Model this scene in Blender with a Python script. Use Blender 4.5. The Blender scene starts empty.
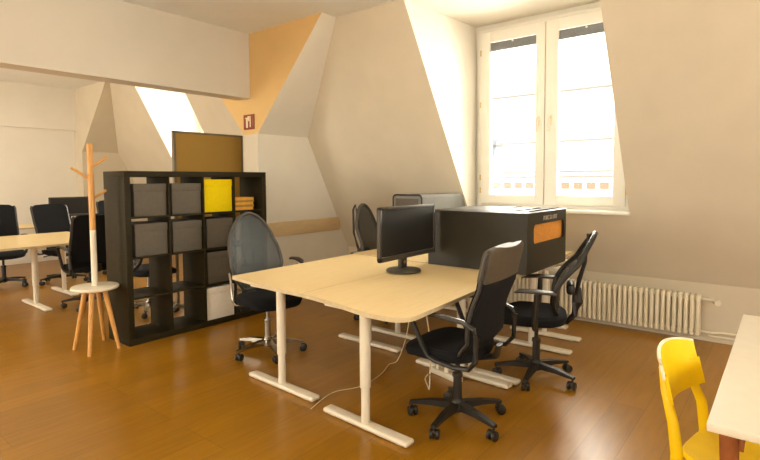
import bpy, bmesh, math, random
from mathutils import Vector, Matrix, Euler
random.seed(7)
R = math.radians
SC = bpy.context.scene
COL = SC.collection

# ------------------------------------------------------------------ camera
def vn(v):
    return Vector(v).normalized()
F, PX, PY, H = 509.0, 380.0, 209.0, 1.405
cx_ = vn((790 - PX, -(177 - PY), -F))
cy_ = Vector((-255 - PX, -(183 - PY), -F)); cy_ = (cy_ - cx_ * cx_.dot(cy_)).normalized()
cz_ = cx_.cross(cy_)
rot = Matrix((cx_, cy_, cz_))
cam_d = bpy.data.cameras.new('camera')
cam = bpy.data.objects.new('camera', cam_d); COL.objects.link(cam)
cam.matrix_world = Matrix.Translation((0, 0, H)) @ rot.to_4x4()
cam_d.sensor_fit = 'HORIZONTAL'; cam_d.sensor_width = 36
cam_d.lens = F / 760 * 36
cam_d.shift_y = -(230 - PY) / 760
cam_d.clip_start = 0.02; cam_d.clip_end = 200
SC.camera = cam

# ------------------------------------------------------------------ world, sun, exposure
w = bpy.data.worlds.new('sky'); SC.world = w; w.use_nodes = True
bg = w.node_tree.nodes['Background']
bg.inputs[0].default_value = (1.0, 0.945, 0.83, 1)
bg.inputs[1].default_value = 6.0
sun_d = bpy.data.lights.new('sun', 'SUN'); sun_d.energy = 12; sun_d.color = (1, .93, .8); sun_d.angle = R(1)
sun = bpy.data.objects.new('sun', sun_d); COL.objects.link(sun)
sun.rotation_euler = Vector((0.75, 0.35, -0.75)).to_track_quat('-Z', 'Y').to_euler()
SC.view_settings.view_transform = 'Standard'
SC.view_settings.look = 'None'
SC.view_settings.gamma = 1
SC.view_settings.use_curve_mapping = False
SC.view_settings.exposure = 0.0

def daylight(name, loc, direction, sx, sy, energy, color=(1, .945, .82)):
    """soft daylight from a seen window, or added fill at an unseen opening"""
    d = bpy.data.lights.new(name, 'AREA'); d.shape = 'RECTANGLE'; d.size = sx; d.size_y = sy
    d.energy = energy; d.color = color
    o = bpy.data.objects.new(name, d); COL.objects.link(o); o.location = loc
    o.rotation_euler = Vector(direction).to_track_quat('-Z', 'Y').to_euler()
    return o
daylight('daylight_window', (5.30, 1.92, 2.1), (-1, -.1, -.12), 1.8, 1.7, 120)
daylight('daylight_back_window', (5.30, 7.45, 2.1), (-1, -.1, -.2), 1.8, 1.3, 100)
daylight('fill_left', (-2.95, 1.6, 1.75), (1, 0, -.1), 1.5, 3.6, 26)  # added fill lamp at an unseen opening in the left wall
daylight('fill_left_back', (-2.95, 6.9, 1.75), (1, 0, -.1), 1.5, 3.2, 175)  # added fill lamp brightening the back room, its opening is out of view
daylight('fill_rear', (1.2, -2.45, 1.75), (0, 1, -.1), 3.2, 1.5, 6)  # added weak fill lamp behind the camera, at an unseen opening

# ------------------------------------------------------------------ materials
def mat(name, col, rough=.6, metal=0, noise=0, nscale=20, stretch=(1, 1, 1), bump=0, bscale=200, spec=.5, coat=0):
    m = bpy.data.materials.new(name); m.use_nodes = True
    nt = m.node_tree; N = nt.nodes; L = nt.links
    b = N['Principled BSDF']
    b.inputs['Base Color'].default_value = (*col, 1)
    b.inputs['Roughness'].default_value = rough
    b.inputs['Metallic'].default_value = metal
    b.inputs['Specular IOR Level'].default_value = spec
    b.inputs['Coat Weight'].default_value = coat
    tc = N.new('ShaderNodeTexCoord'); mp = N.new('ShaderNodeMapping')
    mp.inputs['Scale'].default_value = stretch
    L.new(tc.outputs['Object'], mp.inputs[0])
    if noise:
        n = N.new('ShaderNodeTexNoise'); n.inputs['Scale'].default_value = nscale; n.inputs['Detail'].default_value = 4
        L.new(mp.outputs[0], n.inputs['Vector'])
        r = N.new('ShaderNodeValToRGB')
        r.color_ramp.elements[0].position = .3; r.color_ramp.elements[1].position = .7
        r.color_ramp.elements[0].color = (*[c * (1 - noise) for c in col], 1)
        r.color_ramp.elements[1].color = (*[min(1, c * (1 + noise)) for c in col], 1)
        L.new(n.outputs['Fac'], r.inputs[0]); L.new(r.outputs[0], b.inputs['Base Color'])
    if bump:
        n2 = N.new('ShaderNodeTexNoise'); n2.inputs['Scale'].default_value = bscale
        L.new(mp.outputs[0], n2.inputs['Vector'])
        bp = N.new('ShaderNodeBump'); bp.inputs['Strength'].default_value = bump; bp.inputs['Distance'].default_value = .002
        L.new(n2.outputs['Fac'], bp.inputs['Height']); L.new(bp.outputs[0], b.inputs['Normal'])
    return m

M = {}
M['wall'] = mat('wall_paint', (.69, .605, .455), .85, noise=.03, nscale=3, bump=.15, bscale=120)
M['ceiling_paint'] = mat('ceiling_paint', (.88, .88, .85), .85, noise=.02, nscale=3, bump=.1, bscale=120)
M['beam'] = mat('beam_paint', (.70, .65, .55), .85, noise=.02, nscale=3, bump=.15, bscale=120)
M['end_wall'] = mat('end_wall_paint', (.88, .83, .72), .85, noise=.02, nscale=3, bump=.15, bscale=120)
M['white_wall'] = mat('white_wall_paint', (.84, .79, .69), .8, noise=.02, nscale=3, bump=.1, bscale=120)
M['peach_wall'] = mat('peach_wall_paint', (.74, .49, .20), .85, noise=.03, nscale=3, bump=.15, bscale=120)
M['board'] = mat('rail_board_paint', (.74, .56, .31), .6, noise=.05, nscale=8, stretch=(1, 1, 6))
M['white_metal'] = mat('white_lacquered_metal', (.80, .73, .57), .35, noise=.03, nscale=12)
M['white_frame'] = mat('white_window_lacquer', (.86, .82, .72), .4, noise=.02, nscale=6)
M['radiator'] = mat('radiator_enamel', (.86, .78, .58), .4, noise=.03, nscale=10)
M['black_wood'] = mat('black_brown_foil', (.022, .016, .004), .6, spec=.2, noise=.25, nscale=6, stretch=(1, 1, 14), bump=.05)
M['grey_box'] = mat('dark_grey_cardboard', (.115, .098, .072), .8, noise=.08, nscale=30)
M['yellow_box'] = mat('yellow_cardboard', (.84, .64, .0), .8, spec=.2, noise=.04, nscale=30)
M['white_box'] = mat('white_cardboard', (.92, .87, .77), .7, noise=.04, nscale=30)
M['plastic'] = mat('black_plastic', (.018, .016, .013), .42, noise=.1, nscale=40)
M['grey_plastic'] = mat('dark_grey_plastic', (.06, .055, .048), .4, noise=.1, nscale=40)
M['slot'] = mat('slot_rubber', (.006, .006, .005), 1.0, spec=.0)
M['fabric'] = mat('black_fabric', (.009, .009, .010), .95, spec=.25, noise=.2, nscale=150, bump=.4, bscale=500)
M['headrest'] = mat('brown_grey_leatherette', (.085, .066, .042), .55, noise=.1, nscale=50, bump=.2)
M['chrome'] = mat('chrome', (.42, .38, .31), .25, 1, noise=.05)
M['arm_gloss'] = mat('glossy_dark_plastic', (.05, .047, .042), .22, noise=.05, nscale=20)
M['steel'] = mat('satin_steel', (.40, .38, .34), .32, .9, noise=.05)
M['screen'] = mat('matt_screen', (.014, .013, .011), .35, noise=.05, nscale=4)
M['bezel'] = mat('monitor_bezel', (.045, .038, .028), .45, noise=.05)
M['hood'] = mat('brown_black_hood_board', (.019, .015, .006), .45, spec=.4, noise=.08, nscale=30, bump=.08, bscale=300)
M['orange'] = mat('orange_felt', (.80, .34, .055), .8, noise=.1, nscale=60, bump=.3)
M['grey_felt'] = mat('grey_felt', (.20, .195, .175), .9, noise=.1, nscale=80, bump=.4)
M['oak'] = mat('light_beech_wood', (.66, .33, .085), .5, noise=.12, nscale=9, stretch=(6, 6, 1))
M['yellow_paint'] = mat('yellow_lacquered_wood', (.90, .60, .0), .42, spec=.35, noise=.04, nscale=14)
M['ply'] = mat('pale_plywood_edge', (.85, .76, .52), .6, noise=.08, nscale=40)
M['table_white'] = mat('white_laminate', (.76, .69, .54), .4, noise=.02)
M['red_wood'] = mat('reddish_wood', (.30, .09, .02), .5, noise=.15, nscale=12, stretch=(5, 5, 1))
M['pin'] = mat('brown_pinboard_felt', (.43, .26, .055), .9, noise=.08, nscale=90, bump=.3)
M['alu'] = mat('aluminium_edge', (.22, .18, .12), .5, .3, noise=.05)
M['paper'] = mat('orange_paper', (.80, .40, .05), .7, noise=.1, nscale=40)
M['paper2'] = mat('ochre_paper', (.40, .21, .03), .7, noise=.1, nscale=40)
M['sign'] = mat('red_brown_sign_plate', (.26, .045, .012), .5, noise=.08, nscale=60)
M['sign_white'] = mat('pale_sign_print', (.80, .68, .45), .6, noise=.04)
M['mark'] = mat('pale_grey_print', (.52, .46, .36), .6, noise=.05)
M['cable'] = mat('white_cable', (.75, .64, .42), .5, noise=.04)
M['blind'] = mat('grey_blind_fabric', (.20, .21, .22), .8, noise=.08, nscale=60)
M['brass'] = mat('brass', (.60, .42, .14), .35, .8, noise=.06)
M['facade'] = mat('white_render', (.90, .88, .84), .9, noise=.03, nscale=2)
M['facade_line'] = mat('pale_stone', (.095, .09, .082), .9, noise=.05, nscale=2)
M['red_tile'] = mat('red_brick', (.15, .068, .042), .8, noise=.1, nscale=5)
def dentil_mat():
    m = mat('red_and_white_dentils', (.15, .068, .042), .8); nt = m.node_tree; N = nt.nodes; L = nt.links
    tc = [n for n in N if n.type == 'TEX_COORD'][0]; sp = N.new('ShaderNodeSeparateXYZ'); L.new(tc.outputs['Object'], sp.inputs[0])
    a = N.new('ShaderNodeMath'); a.operation = 'MULTIPLY'; a.inputs[1].default_value = 2.6; L.new(sp.outputs['Y'], a.inputs[0])
    f = N.new('ShaderNodeMath'); f.operation = 'FRACT'; L.new(a.outputs[0], f.inputs[0])
    g = N.new('ShaderNodeMath'); g.operation = 'GREATER_THAN'; g.inputs[1].default_value = .70; L.new(f.outputs[0], g.inputs[0])
    mx = N.new('ShaderNodeMix'); mx.data_type = 'RGBA'; L.new(g.outputs[0], mx.inputs[0])
    mx.inputs[6].default_value = (.15, .072, .047, 1); mx.inputs[7].default_value = (.6, .5, .42, 1)
    L.new(mx.outputs[2], N['Principled BSDF'].inputs['Base Color']); return m
M['dentil'] = dentil_mat()
M['slate'] = mat('blue_grey_glass', (.075, .09, .105), .5, noise=.1, nscale=3)

# wood veneer of the desks
def veneer(name, a, b_, rough=.38):
    m = mat(name, a, rough, coat=.1); nt = m.node_tree; N = nt.nodes; L = nt.links
    b = N['Principled BSDF']
    mp = [n for n in N if n.type == 'MAPPING'][0]; mp.inputs['Scale'].default_value = (.7, 9, 9)
    n = N.new('ShaderNodeTexNoise'); n.inputs['Scale'].default_value = 6; n.inputs['Detail'].default_value = 8; n.inputs['Roughness'].default_value = .65
    L.new(mp.outputs[0], n.inputs['Vector'])
    r = N.new('ShaderNodeValToRGB'); r.color_ramp.elements[0].position = .3; r.color_ramp.elements[1].position = .72
    r.color_ramp.elements[0].color = (*a, 1); r.color_ramp.elements[1].color = (*b_, 1)
    L.new(n.outputs['Fac'], r.inputs[0]); L.new(r.outputs[0], b.inputs['Base Color'])
    return m
M['birch'] = veneer('birch_veneer', (.82, .60, .26), (.90, .71, .39))
M['birch_edge'] = mat('pale_birch_edge', (.62, .50, .30), .5, noise=.08, nscale=30)

# plank floor
def floor_mat():
    m = bpy.data.materials.new('oak_plank_floor'); m.use_nodes = True
    nt = m.node_tree; N = nt.nodes; L = nt.links; b = N['Principled BSDF']
    tc = N.new('ShaderNodeTexCoord'); mp = N.new('ShaderNodeMapping')
    mp.inputs['Location'].default_value = (0.35, .08, 0)
    L.new(tc.outputs['Object'], mp.inputs[0])
    br = N.new('ShaderNodeTexBrick')
    br.inputs['Scale'].default_value = 1; br.inputs['Brick Width'].default_value = 1.85; br.inputs['Row Height'].default_value = .18
    br.inputs['Mortar Size'].default_value = .0017; br.inputs['Mortar Smooth'].default_value = .3; br.inputs['Bias'].default_value = 0
    br.offset = .37; br.offset_frequency = 3
    br.inputs['Color1'].default_value = (.32, .145, .005, 1); br.inputs['Color2'].default_value = (.385, .178, .007, 1)
    br.inputs['Mortar'].default_value = (.19, .08, .010, 1)
    L.new(mp.outputs[0], br.inputs['Vector'])
    mp2 = N.new('ShaderNodeMapping'); mp2.inputs['Scale'].default_value = (.8, 7, 1); L.new(tc.outputs['Object'], mp2.inputs[0])
    n = N.new('ShaderNodeTexNoise'); n.inputs['Scale'].default_value = 4; n.inputs['Detail'].default_value = 8; n.inputs['Roughness'].default_value = .6
    L.new(mp2.outputs[0], n.inputs['Vector'])
    r = N.new('ShaderNodeValToRGB'); r.color_ramp.elements[0].position = .28; r.color_ramp.elements[1].position = .75
    r.color_ramp.elements[0].color = (.82, .79, .72, 1); r.color_ramp.elements[1].color = (1.10, 1.10, 1.08, 1)
    L.new(n.outputs['Fac'], r.inputs[0])
    mx = N.new('ShaderNodeMix'); mx.data_type = 'RGBA'; mx.blend_type = 'MULTIPLY'; mx.inputs[0].default_value = 1
    L.new(br.outputs['Color'], mx.inputs[6]); L.new(r.outputs[0], mx.inputs[7])
    # dark knots, long in the grain
    mp3 = N.new('ShaderNodeMapping'); mp3.inputs['Scale'].default_value = (2.2, 11, 1); L.new(tc.outputs['Object'], mp3.inputs[0])
    v = N.new('ShaderNodeTexNoise'); v.inputs['Scale'].default_value = 1.3; v.inputs['Detail'].default_value = 2; L.new(mp3.outputs[0], v.inputs['Vector'])
    rk = N.new('ShaderNodeValToRGB'); rk.color_ramp.elements[0].position = .69; rk.color_ramp.elements[1].position = .8
    rk.color_ramp.elements[0].color = (1, 1, 1, 1); rk.color_ramp.elements[1].color = (.6, .5, .4, 1)
    L.new(v.outputs['Fac'], rk.inputs[0])
    mx2 = N.new('ShaderNodeMix'); mx2.data_type = 'RGBA'; mx2.blend_type = 'MULTIPLY'; mx2.inputs[0].default_value = 1
    L.new(mx.outputs[2], mx2.inputs[6]); L.new(rk.outputs[0], mx2.inputs[7])
    L.new(mx2.outputs[2], b.inputs['Base Color'])
    b.inputs['Roughness'].default_value = .29; b.inputs['Specular IOR Level'].default_value = .62
    bp = N.new('ShaderNodeBump'); bp.inputs['Strength'].default_value = .25; bp.inputs['Distance'].default_value = .002
    L.new(n.outputs['Fac'], bp.inputs['Height']); L.new(bp.outputs[0], b.inputs['Normal'])
    return m
M['floor'] = floor_mat()

def smooth_path(p, n=6):
    p = [Vector(q) for q in p]; out = []
    for i in range(len(p) - 1):
        a, b, c, d = p[max(i - 1, 0)], p[i], p[i + 1], p[min(i + 2, len(p) - 1)]
        for k in range(n):
            t = k / n; v = .5 * ((2 * b) + (c - a) * t + (2 * a - 5 * b + 4 * c - d) * t * t + (3 * b - a - 3 * c + d) * t ** 3)
            v.z = max(v.z, .004); out.append(v)
    return out + [p[-1]]
def mesh_cloth(name, col, gap):
    m = bpy.data.materials.new(name); m.use_nodes = True
    nt = m.node_tree; N = nt.nodes; L = nt.links; b = N['Principled BSDF']
    b.inputs['Base Color'].default_value = (*col, 1); b.inputs['Roughness'].default_value = .6
    tr = N.new('ShaderNodeBsdfTransparent'); mx = N.new('ShaderNodeMixShader')
    tc = N.new('ShaderNodeTexCoord'); n = N.new('ShaderNodeTexNoise'); n.inputs['Scale'].default_value = 90
    L.new(tc.outputs['Object'], n.inputs['Vector'])
    mr = N.new('ShaderNodeMapRange'); mr.inputs[3].default_value = gap - .06; mr.inputs[4].default_value = gap + .06
    L.new(n.outputs['Fac'], mr.inputs[0]); L.new(mr.outputs[0], mx.inputs[0])
    L.new(b.outputs[0], mx.inputs[1]); L.new(tr.outputs[0], mx.inputs[2])
    L.new(mx.outputs[0], N['Material Output'].inputs[0])
    return m
M['blue_mesh'] = mesh_cloth('blue_grey_chair_mesh', (.085, .10, .105), .36)
M['black_mesh'] = mesh_cloth('black_chair_mesh', (.05, .05, .046), .36)

def glass_mat():
    m = bpy.data.materials.new('window_glass'); m.use_nodes = True
    nt = m.node_tree; N = nt.nodes; L = nt.links
    N.remove(N['Principled BSDF'])
    tr = N.new('ShaderNodeBsdfTransparent'); gl = N.new('ShaderNodeBsdfGlossy'); gl.inputs['Roughness'].default_value = .02
    fr = N.new('ShaderNodeFresnel'); fr.inputs[0].default_value = 1.25
    mx = N.new('ShaderNodeMixShader'); L.new(fr.outputs[0], mx.inputs[0]); L.new(tr.outputs[0], mx.inputs[1]); L.new(gl.outputs[0], mx.inputs[2])
    L.new(mx.outputs[0], N['Material Output'].inputs[0])
    return m
M['glass'] = glass_mat()

# ------------------------------------------------------------------ mesh builder
class MB:
    def __init__(self): self.bm = bmesh.new(); self.T = Matrix.Identity(4)
    def _merge(self, b2):
        me = bpy.data.meshes.new('tmp'); b2.transform(self.T); b2.to_mesh(me); b2.free()
        self.bm.from_mesh(me); bpy.data.meshes.remove(me)
    def box(self, c, s, bevel=0, rz=0, rx=0, ry=0, seg=2):
        b = bmesh.new(); bmesh.ops.create_cube(b, size=1)
        b.transform(Matrix.Diagonal((*s, 1)))
        if bevel: bmesh.ops.bevel(b, geom=b.edges[:], offset=bevel, segments=seg, profile=.5, affect='EDGES')
        b.transform(Matrix.Translation(c) @ Euler((rx, ry, rz)).to_matrix().to_4x4())
        self._merge(b); return self
    def b2(self, x0, x1, y0, y1, z0, z1, bevel=0, seg=2):
        return self.box(((x0 + x1) / 2, (y0 + y1) / 2, (z0 + z1) / 2), (abs(x1 - x0), abs(y1 - y0), abs(z1 - z0)), bevel, seg=seg)
    def poly(self, *polys):
        b = bmesh.new()
        for p in polys: b.faces.new([b.verts.new(v) for v in p])
        self._merge(b); return self
    def hexa(self, bot, top):
        """solid between two quads (or n-gons) of matching corners"""
        b = bmesh.new(); A = [b.verts.new(v) for v in bot]; B = [b.verts.new(v) for v in top]; n = len(A)
        b.faces.new(A[::-1]); b.faces.new(B)
        for i in range(n): b.faces.new((A[i], A[(i + 1) % n], B[(i + 1) % n], B[i]))
        bmesh.ops.recalc_face_normals(b, faces=b.faces[:])
        self._merge(b); return self
    def prism(self, outline, z0, z1, bevel=0):
        b = bmesh.new(); A = [b.verts.new((x, y, z0)) for x, y in outline]; B = [b.verts.new((x, y, z1)) for x, y in outline]; n = len(A)
        b.faces.new(A[::-1]); b.faces.new(B)
        for i in range(n): b.faces.new((A[i], A[(i + 1) % n], B[(i + 1) % n], B[i]))
        bmesh.ops.recalc_face_normals(b, faces=b.faces[:])
        if bevel:
            es = [e for e in b.edges if abs(e.verts[0].co.z - e.verts[1].co.z) < 1e-6]
            bmesh.ops.bevel(b, geom=es, offset=bevel, segments=2, affect='EDGES')
        self._merge(b); return self
    def tube(self, pts, r, seg=12, closed=False, flat=None, up=(0, 0, 1)):
        """swept round (or elliptic: flat=(a,b)) bar through points; r scalar or list"""
        pts = [Vector(p) for p in pts]; n = len(pts)
        rs = r if isinstance(r, (list, tuple)) else [r] * n
        b = bmesh.new(); rings = []
        for i, p in enumerate(pts):
            if closed: t = pts[(i + 1) % n] - pts[i - 1]
            else: t = pts[min(i + 1, n - 1)] - pts[max(i - 1, 0)]
            t.normalize(); u = Vector(up)
            if abs(u.dot(t)) > .97: u = Vector((1, 0, 0)) if abs(t.x) < .9 else Vector((0, 1, 0))
            s = t.cross(u).normalized(); v = s.cross(t).normalized()
            a, c = (flat if flat else (1, 1))
            rings.append([b.verts.new(p + s * (math.cos(2 * math.pi * k / seg) * rs[i] * a) + v * (math.sin(2 * math.pi * k / seg) * rs[i] * c)) for k in range(seg)])
        m = n if closed else n - 1
        for i in range(m):
            A, B = rings[i], rings[(i + 1) % n]
            for k in range(seg): b.faces.new((A[k], A[(k + 1) % seg], B[(k + 1) % seg], B[k]))
        if not closed: b.faces.new(rings[0][::-1]); b.faces.new(rings[-1])
        bmesh.ops.recalc_face_normals(b, faces=b.faces[:])
        self._merge(b); return self
    def cyl(self, p0, p1, r0, r1=None, seg=20):
        return self.tube([p0, p1], [r0, r0 if r1 is None else r1], seg)
    def lathe(self, prof, c=(0, 0, 0), seg=32):
        b = bmesh.new(); rings = []
        for r, z in prof:
            rings.append([b.verts.new((c[0] + r * math.cos(2 * math.pi * k / seg), c[1] + r * math.sin(2 * math.pi * k / seg), c[2] + z)) for k in range(seg)])
        for A, B in zip(rings, rings[1:]):
            for k in range(seg): b.faces.new((A[k], A[(k + 1) % seg], B[(k + 1) % seg], B[k]))
        b.faces.new(rings[0][::-1]); b.faces.new(rings[-1])
        bmesh.ops.recalc_face_normals(b, faces=b.faces[:])
        self._merge(b); return self
    def sheet(self, f, nu, nv, th):
        """solid sheet: f(u,v) gives a point, thickness th along the normal"""
        b = bmesh.new(); g = [[Vector(f(i / nu, j / nv)) for j in range(nv + 1)] for i in range(nu + 1)]
        def nrm(i, j):
            a = g[min(i + 1, nu)][j] - g[max(i - 1, 0)][j]; c = g[i][min(j + 1, nv)] - g[i][max(j - 1, 0)]
            x = a.cross(c); return x.normalized() if x.length > 1e-9 else Vector((0, 1, 0))
        A = [[b.verts.new(g[i][j] + nrm(i, j) * th / 2) for j in range(nv + 1)] for i in range(nu + 1)]
        B = [[b.verts.new(g[i][j] - nrm(i, j) * th / 2) for j in range(nv + 1)] for i in range(nu + 1)]
        for i in range(nu):
            for j in range(nv):
                b.faces.new((A[i][j], A[i + 1][j], A[i + 1][j + 1], A[i][j + 1]))
                b.faces.new((B[i][j], B[i][j + 1], B[i + 1][j + 1], B[i + 1][j]))
        for j in range(nv):
            b.faces.new((A[0][j], A[0][j + 1], B[0][j + 1], B[0][j])); b.faces.new((A[nu][j], B[nu][j], B[nu][j + 1], A[nu][j + 1]))
        for i in range(nu):
            b.faces.new((A[i][0], B[i][0], B[i + 1][0], A[i + 1][0])); b.faces.new((A[i][nv], A[i + 1][nv], B[i + 1][nv], B[i][nv]))
        bmesh.ops.recalc_face_normals(b, faces=b.faces[:])
        self._merge(b); return self
    def build(self, name, m, parent=None, smooth=True, kind=None):
        if smooth:
            for f in self.bm.faces: f.smooth = True
            for e in self.bm.edges:
                if len(e.link_faces) != 2 or e.calc_face_angle(0) > R(33): e.smooth = False
        me = bpy.data.meshes.new(name); self.bm.to_mesh(me); self.bm.free()
        mm = m if isinstance(m, bpy.types.Material) else M[m]
        me.materials.append(mm)
        o = bpy.data.objects.new(name, me); COL.objects.link(o)
        if parent: o.parent = parent
        if kind: o['kind'] = kind
        return o

def thing(name, label, cat, loc=(0, 0, 0), rz=0, group=None):
    o = bpy.data.objects.new(name, None); COL.objects.link(o)
    o.location = loc; o.rotation_euler = (0, 0, rz); o.empty_display_size = .1
    o['label'] = label; o['category'] = cat
    if group: o['group'] = group
    return o
def tag(o, label, cat, group=None):
    o['label'] = label; o['category'] = cat
    if group: o['group'] = group
    return o
def dup(root, loc, rz=0, label=None, group=None):
    def cp(o, parent):
        c = o.copy(); COL.objects.link(c)
        if parent: c.parent = parent
        for ch in o.children: cp(ch, c)
        return c
    r = cp(root, None); r.location = loc; r.rotation_euler = (0, 0, rz)
    if label: r['label'] = label
    if group: r['group'] = group
    return r
def struct(name, mb, m, parent=None, smooth=False):
    return mb.build(name, m, parent, smooth, 'structure')

# ------------------------------------------------------------------ room shell
ZC = 3.06
def S(z): return 5.10 - .505 * (z - .61)      # the steep roof slope of the window side
XL, YB, YE = -3.0, -2.5, 9.9
YW, XK = 4.72, 3.66                           # end wall of the front room, its left corner
ZK = 1.93
ZB = .49
struct('floor', MB().b2(XL - .2, 5.6, YB - .2, 10.6, -.12, 0), 'floor')
c = MB().b2(XL - .2, S(ZC) + .0, YB - .2, 10.6, ZC, ZC + .12)
struct('ceiling', c, 'ceiling_paint')

def slope_wall(name, ya, yb, hole, cut_hi=None, cut_lo=None):
    """knee wall and slope between ya<yb with a dormer hole ((y,z) corners R-bottom, R-top, L-top, L-bottom)"""
    P = lambda y, z: (S(z), y, z)
    (r0, z0), (r1, z1), (l1, z2), (l0, z3) = hole
    lo_a = cut_lo or ya
    m = MB()
    m.poly([(S(ZB), ya, 0), (S(ZB), yb, 0), (S(ZB), yb, ZB), (S(ZB), ya, ZB)])
    m.poly([P(ya, ZB), P(yb, ZB), P(yb, z0), P(l0, z0), P(r0, z0), P(ya, z0)])
    # right of the hole
    if cut_lo: m.poly([P(ya, z0), P(r0, z0), P(r1, ZC), P(cut_lo, ZC), P(ya, ZK)])
    else: m.poly([P(ya, z0), P(r0, z0), P(r1, ZC), P(ya, ZC)])
    # left of the hole
    if cut_hi: m.poly([P(l0, z0), P(yb, z0), P(yb, ZK), P(cut_hi, ZC), P(l1, ZC)])
    else: m.poly([P(l0, z0), P(yb, z0), P(yb, ZC), P(l1, ZC)])
    return struct(name, m, 'wall')
YF = YW - 1.05                                 # top end of the leaning facet
holeA = ((1.093, 1.10), (1.150, ZC), (2.816, ZC), (2.694, 1.10))
slope_wall('wall_right', YB, YW, holeA, cut_hi=YF)
holeB = ((6.845, 1.10), (6.90, ZC), (8.16, ZC), (8.08, 1.10))
slope_wall('wall_right_back', 4.97, YE, holeB, cut_hi=YE - 1.05, cut_lo=6.02)
XW = 5.05
def dormer(name, hole, ys):
    (r0, z0), (r1, z1), (l1, z2), (l0, z3) = hole
    yr, yl = ys
    m = MB()
    m.poly([(S(z0), l0, z0), (S(ZC), l1, ZC), (XW + .1, yl, ZC), (XW + .1, yl, z0)])
    m.poly([(S(z0), r0, z0), (XW + .1, yr, z0), (XW + .1, yr, ZC), (S(ZC), r1, ZC)])
    m.poly([(S(ZC), r1, ZC), (XW + .1, yr, ZC), (XW + .1, yl, ZC), (S(ZC), l1, ZC)])
    m.poly([(S(z0), r0, z0), (S(z0), l0, z0), (XW + .1, yl, z0), (XW + .1, yr, z0)])
    return struct(name, m, 'white_wall')
dormer('trim_1', holeA, (1.12, 2.735))
dormer('trim_2', holeB, (6.85, 8.10))

# end wall, leaning facets, peach cheek, beam
m = MB().poly([(XK, YW, 0), (S(ZB), YW, 0), (S(ZB), YW, ZB), (S(ZK), YW, ZK), (XK, YW, ZK)])
m.poly([(XK, YW, ZK), (S(ZK), YW, ZK), (S(ZC), YF, ZC), (XK, YF, ZC)])
struct('wall_end', m, 'end_wall')
m = MB().poly([(XK, 4.97, 0), (XK, 4.97, ZK), (S(ZK), 4.97, ZK), (S(ZB), 4.97, ZB), (S(ZB), 4.97, 0)])
m.poly([(XK, 4.97, ZK), (XK, 6.02, ZC), (S(ZC), 6.02, ZC), (S(ZK), 4.97, ZK)])
struct('wall_partition_back', m, 'wall')
struct('wall_pier', MB().poly([(XK, YW, 0), (XK, 4.97, 0), (XK, 4.97, ZK), (XK, YW, ZK)]), 'wall')
struct('wall_cheek', MB().poly([(XK, YW, ZK), (XK, 4.97, ZK), (XK, 6.02, ZC), (XK, YF, ZC)]), 'peach_wall')
struct('wall_beam', MB().b2(XL, XK - .001, 4.84, 5.06, 2.335, ZC), 'beam')

# far end of the back room
XK2 = 3.80
m = MB().poly([(XK2, YE, 0), (S(ZB), YE, 0), (S(ZB), YE, ZB), (S(ZK), YE, ZK), (XK2, YE, ZK)])
m.poly([(XK2, YE, ZK), (S(ZK), YE, ZK), (S(ZC), YE - 1.05, ZC), (XK2, YE - 1.05, ZC)])
struct('wall_back_end', m, 'wall')
struct('wall_back_cheek', MB().poly([(XK2, YE, 0), (XK2, 10.2, 0), (XK2, 10.2, ZC), (XK2, YE - 1.05, ZC), (XK2, YE, ZK)]), 'wall')
m = MB().b2(XL, XK2, 10.2, 10.3, 0, ZC).b2(XL, XK2, 10.13, 10.2, 2.32, ZC)
struct('wall_far', m, 'white_wall')

# unseen walls around the camera, wide openings added to let fill light in
def wall_open(name, axis, pos, a0, a1, holes):
    """wall at x=pos or y=pos with rectangular openings z .9-2.5"""
    m = MB(); th = .15
    def seg(u0, u1, z0, z1):
        if axis == 'x': m.b2(pos - th, pos, u0, u1, z0, z1)
        else: m.b2(u0, u1, pos - th, pos, z0, z1)
    cur = a0
    for h0, h1 in holes:
        seg(cur, h0, 0, ZC); seg(h0, h1, 0, .95); seg(h0, h1, 2.55, ZC); cur = h1
    seg(cur, a1, 0, ZC)
    return struct(name, m, 'wall')
wall_open('wall_left', 'x', XL, YB, 10.2, [(-.2, 3.4), (5.3, 8.5)])
wall_open('wall_back', 'y', YB, XL, 5.2, [(-.5, 2.9)])

# baseboards
BB = lambda: MB()
struct('baseboard_right', MB().b2(S(ZB) - .03, S(ZB), YB, YW, 0, .085, .006).b2(S(ZB) - .045, S(ZB) - .03, YB, YW, 0, .02), 'wall')
struct('baseboard_end', MB().b2(XK, S(ZB) - .03, YW - .02, YW, 0, .09, .004), 'white_frame')
struct('baseboard_back', MB().b2(XL, XK2, 10.18, 10.2, 0, .09, .004).b2(XK2, S(ZB), YE - .02, YE, 0, .09, .004), 'white_frame')

# ------------------------------------------------------------------ front window
yl, yr, z0w, z1w = 2.634, 1.160, 1.135, 2.958
ymid = 1.925
fr = MB()
def rect_frame(m, y0, y1, z0, z1, wd, x0, x1, bev=.006, wb=None, wt=None):
    wb = wb or wd; wt = wt or wd
    m.b2(x0, x1, y0, y0 + wd, z0, z1, bev); m.b2(x0, x1, y1 - wd, y1, z0, z1, bev)
    m.b2(x0, x1, y0 + wd - .004, y1 - wd + .004, z0, z0 + wb, bev); m.b2(x0, x1, y0 + wd - .004, y1 - wd + .004, z1 - wt, z1, bev)
rect_frame(fr, yr - .035, yl + .035, z0w - .035, z1w + .035, .04, XW - .01, XW + .06)
fr.b2(XW + .0, XW + .06, ymid - .02, ymid + .02, z0w, z1w, .004)
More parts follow.
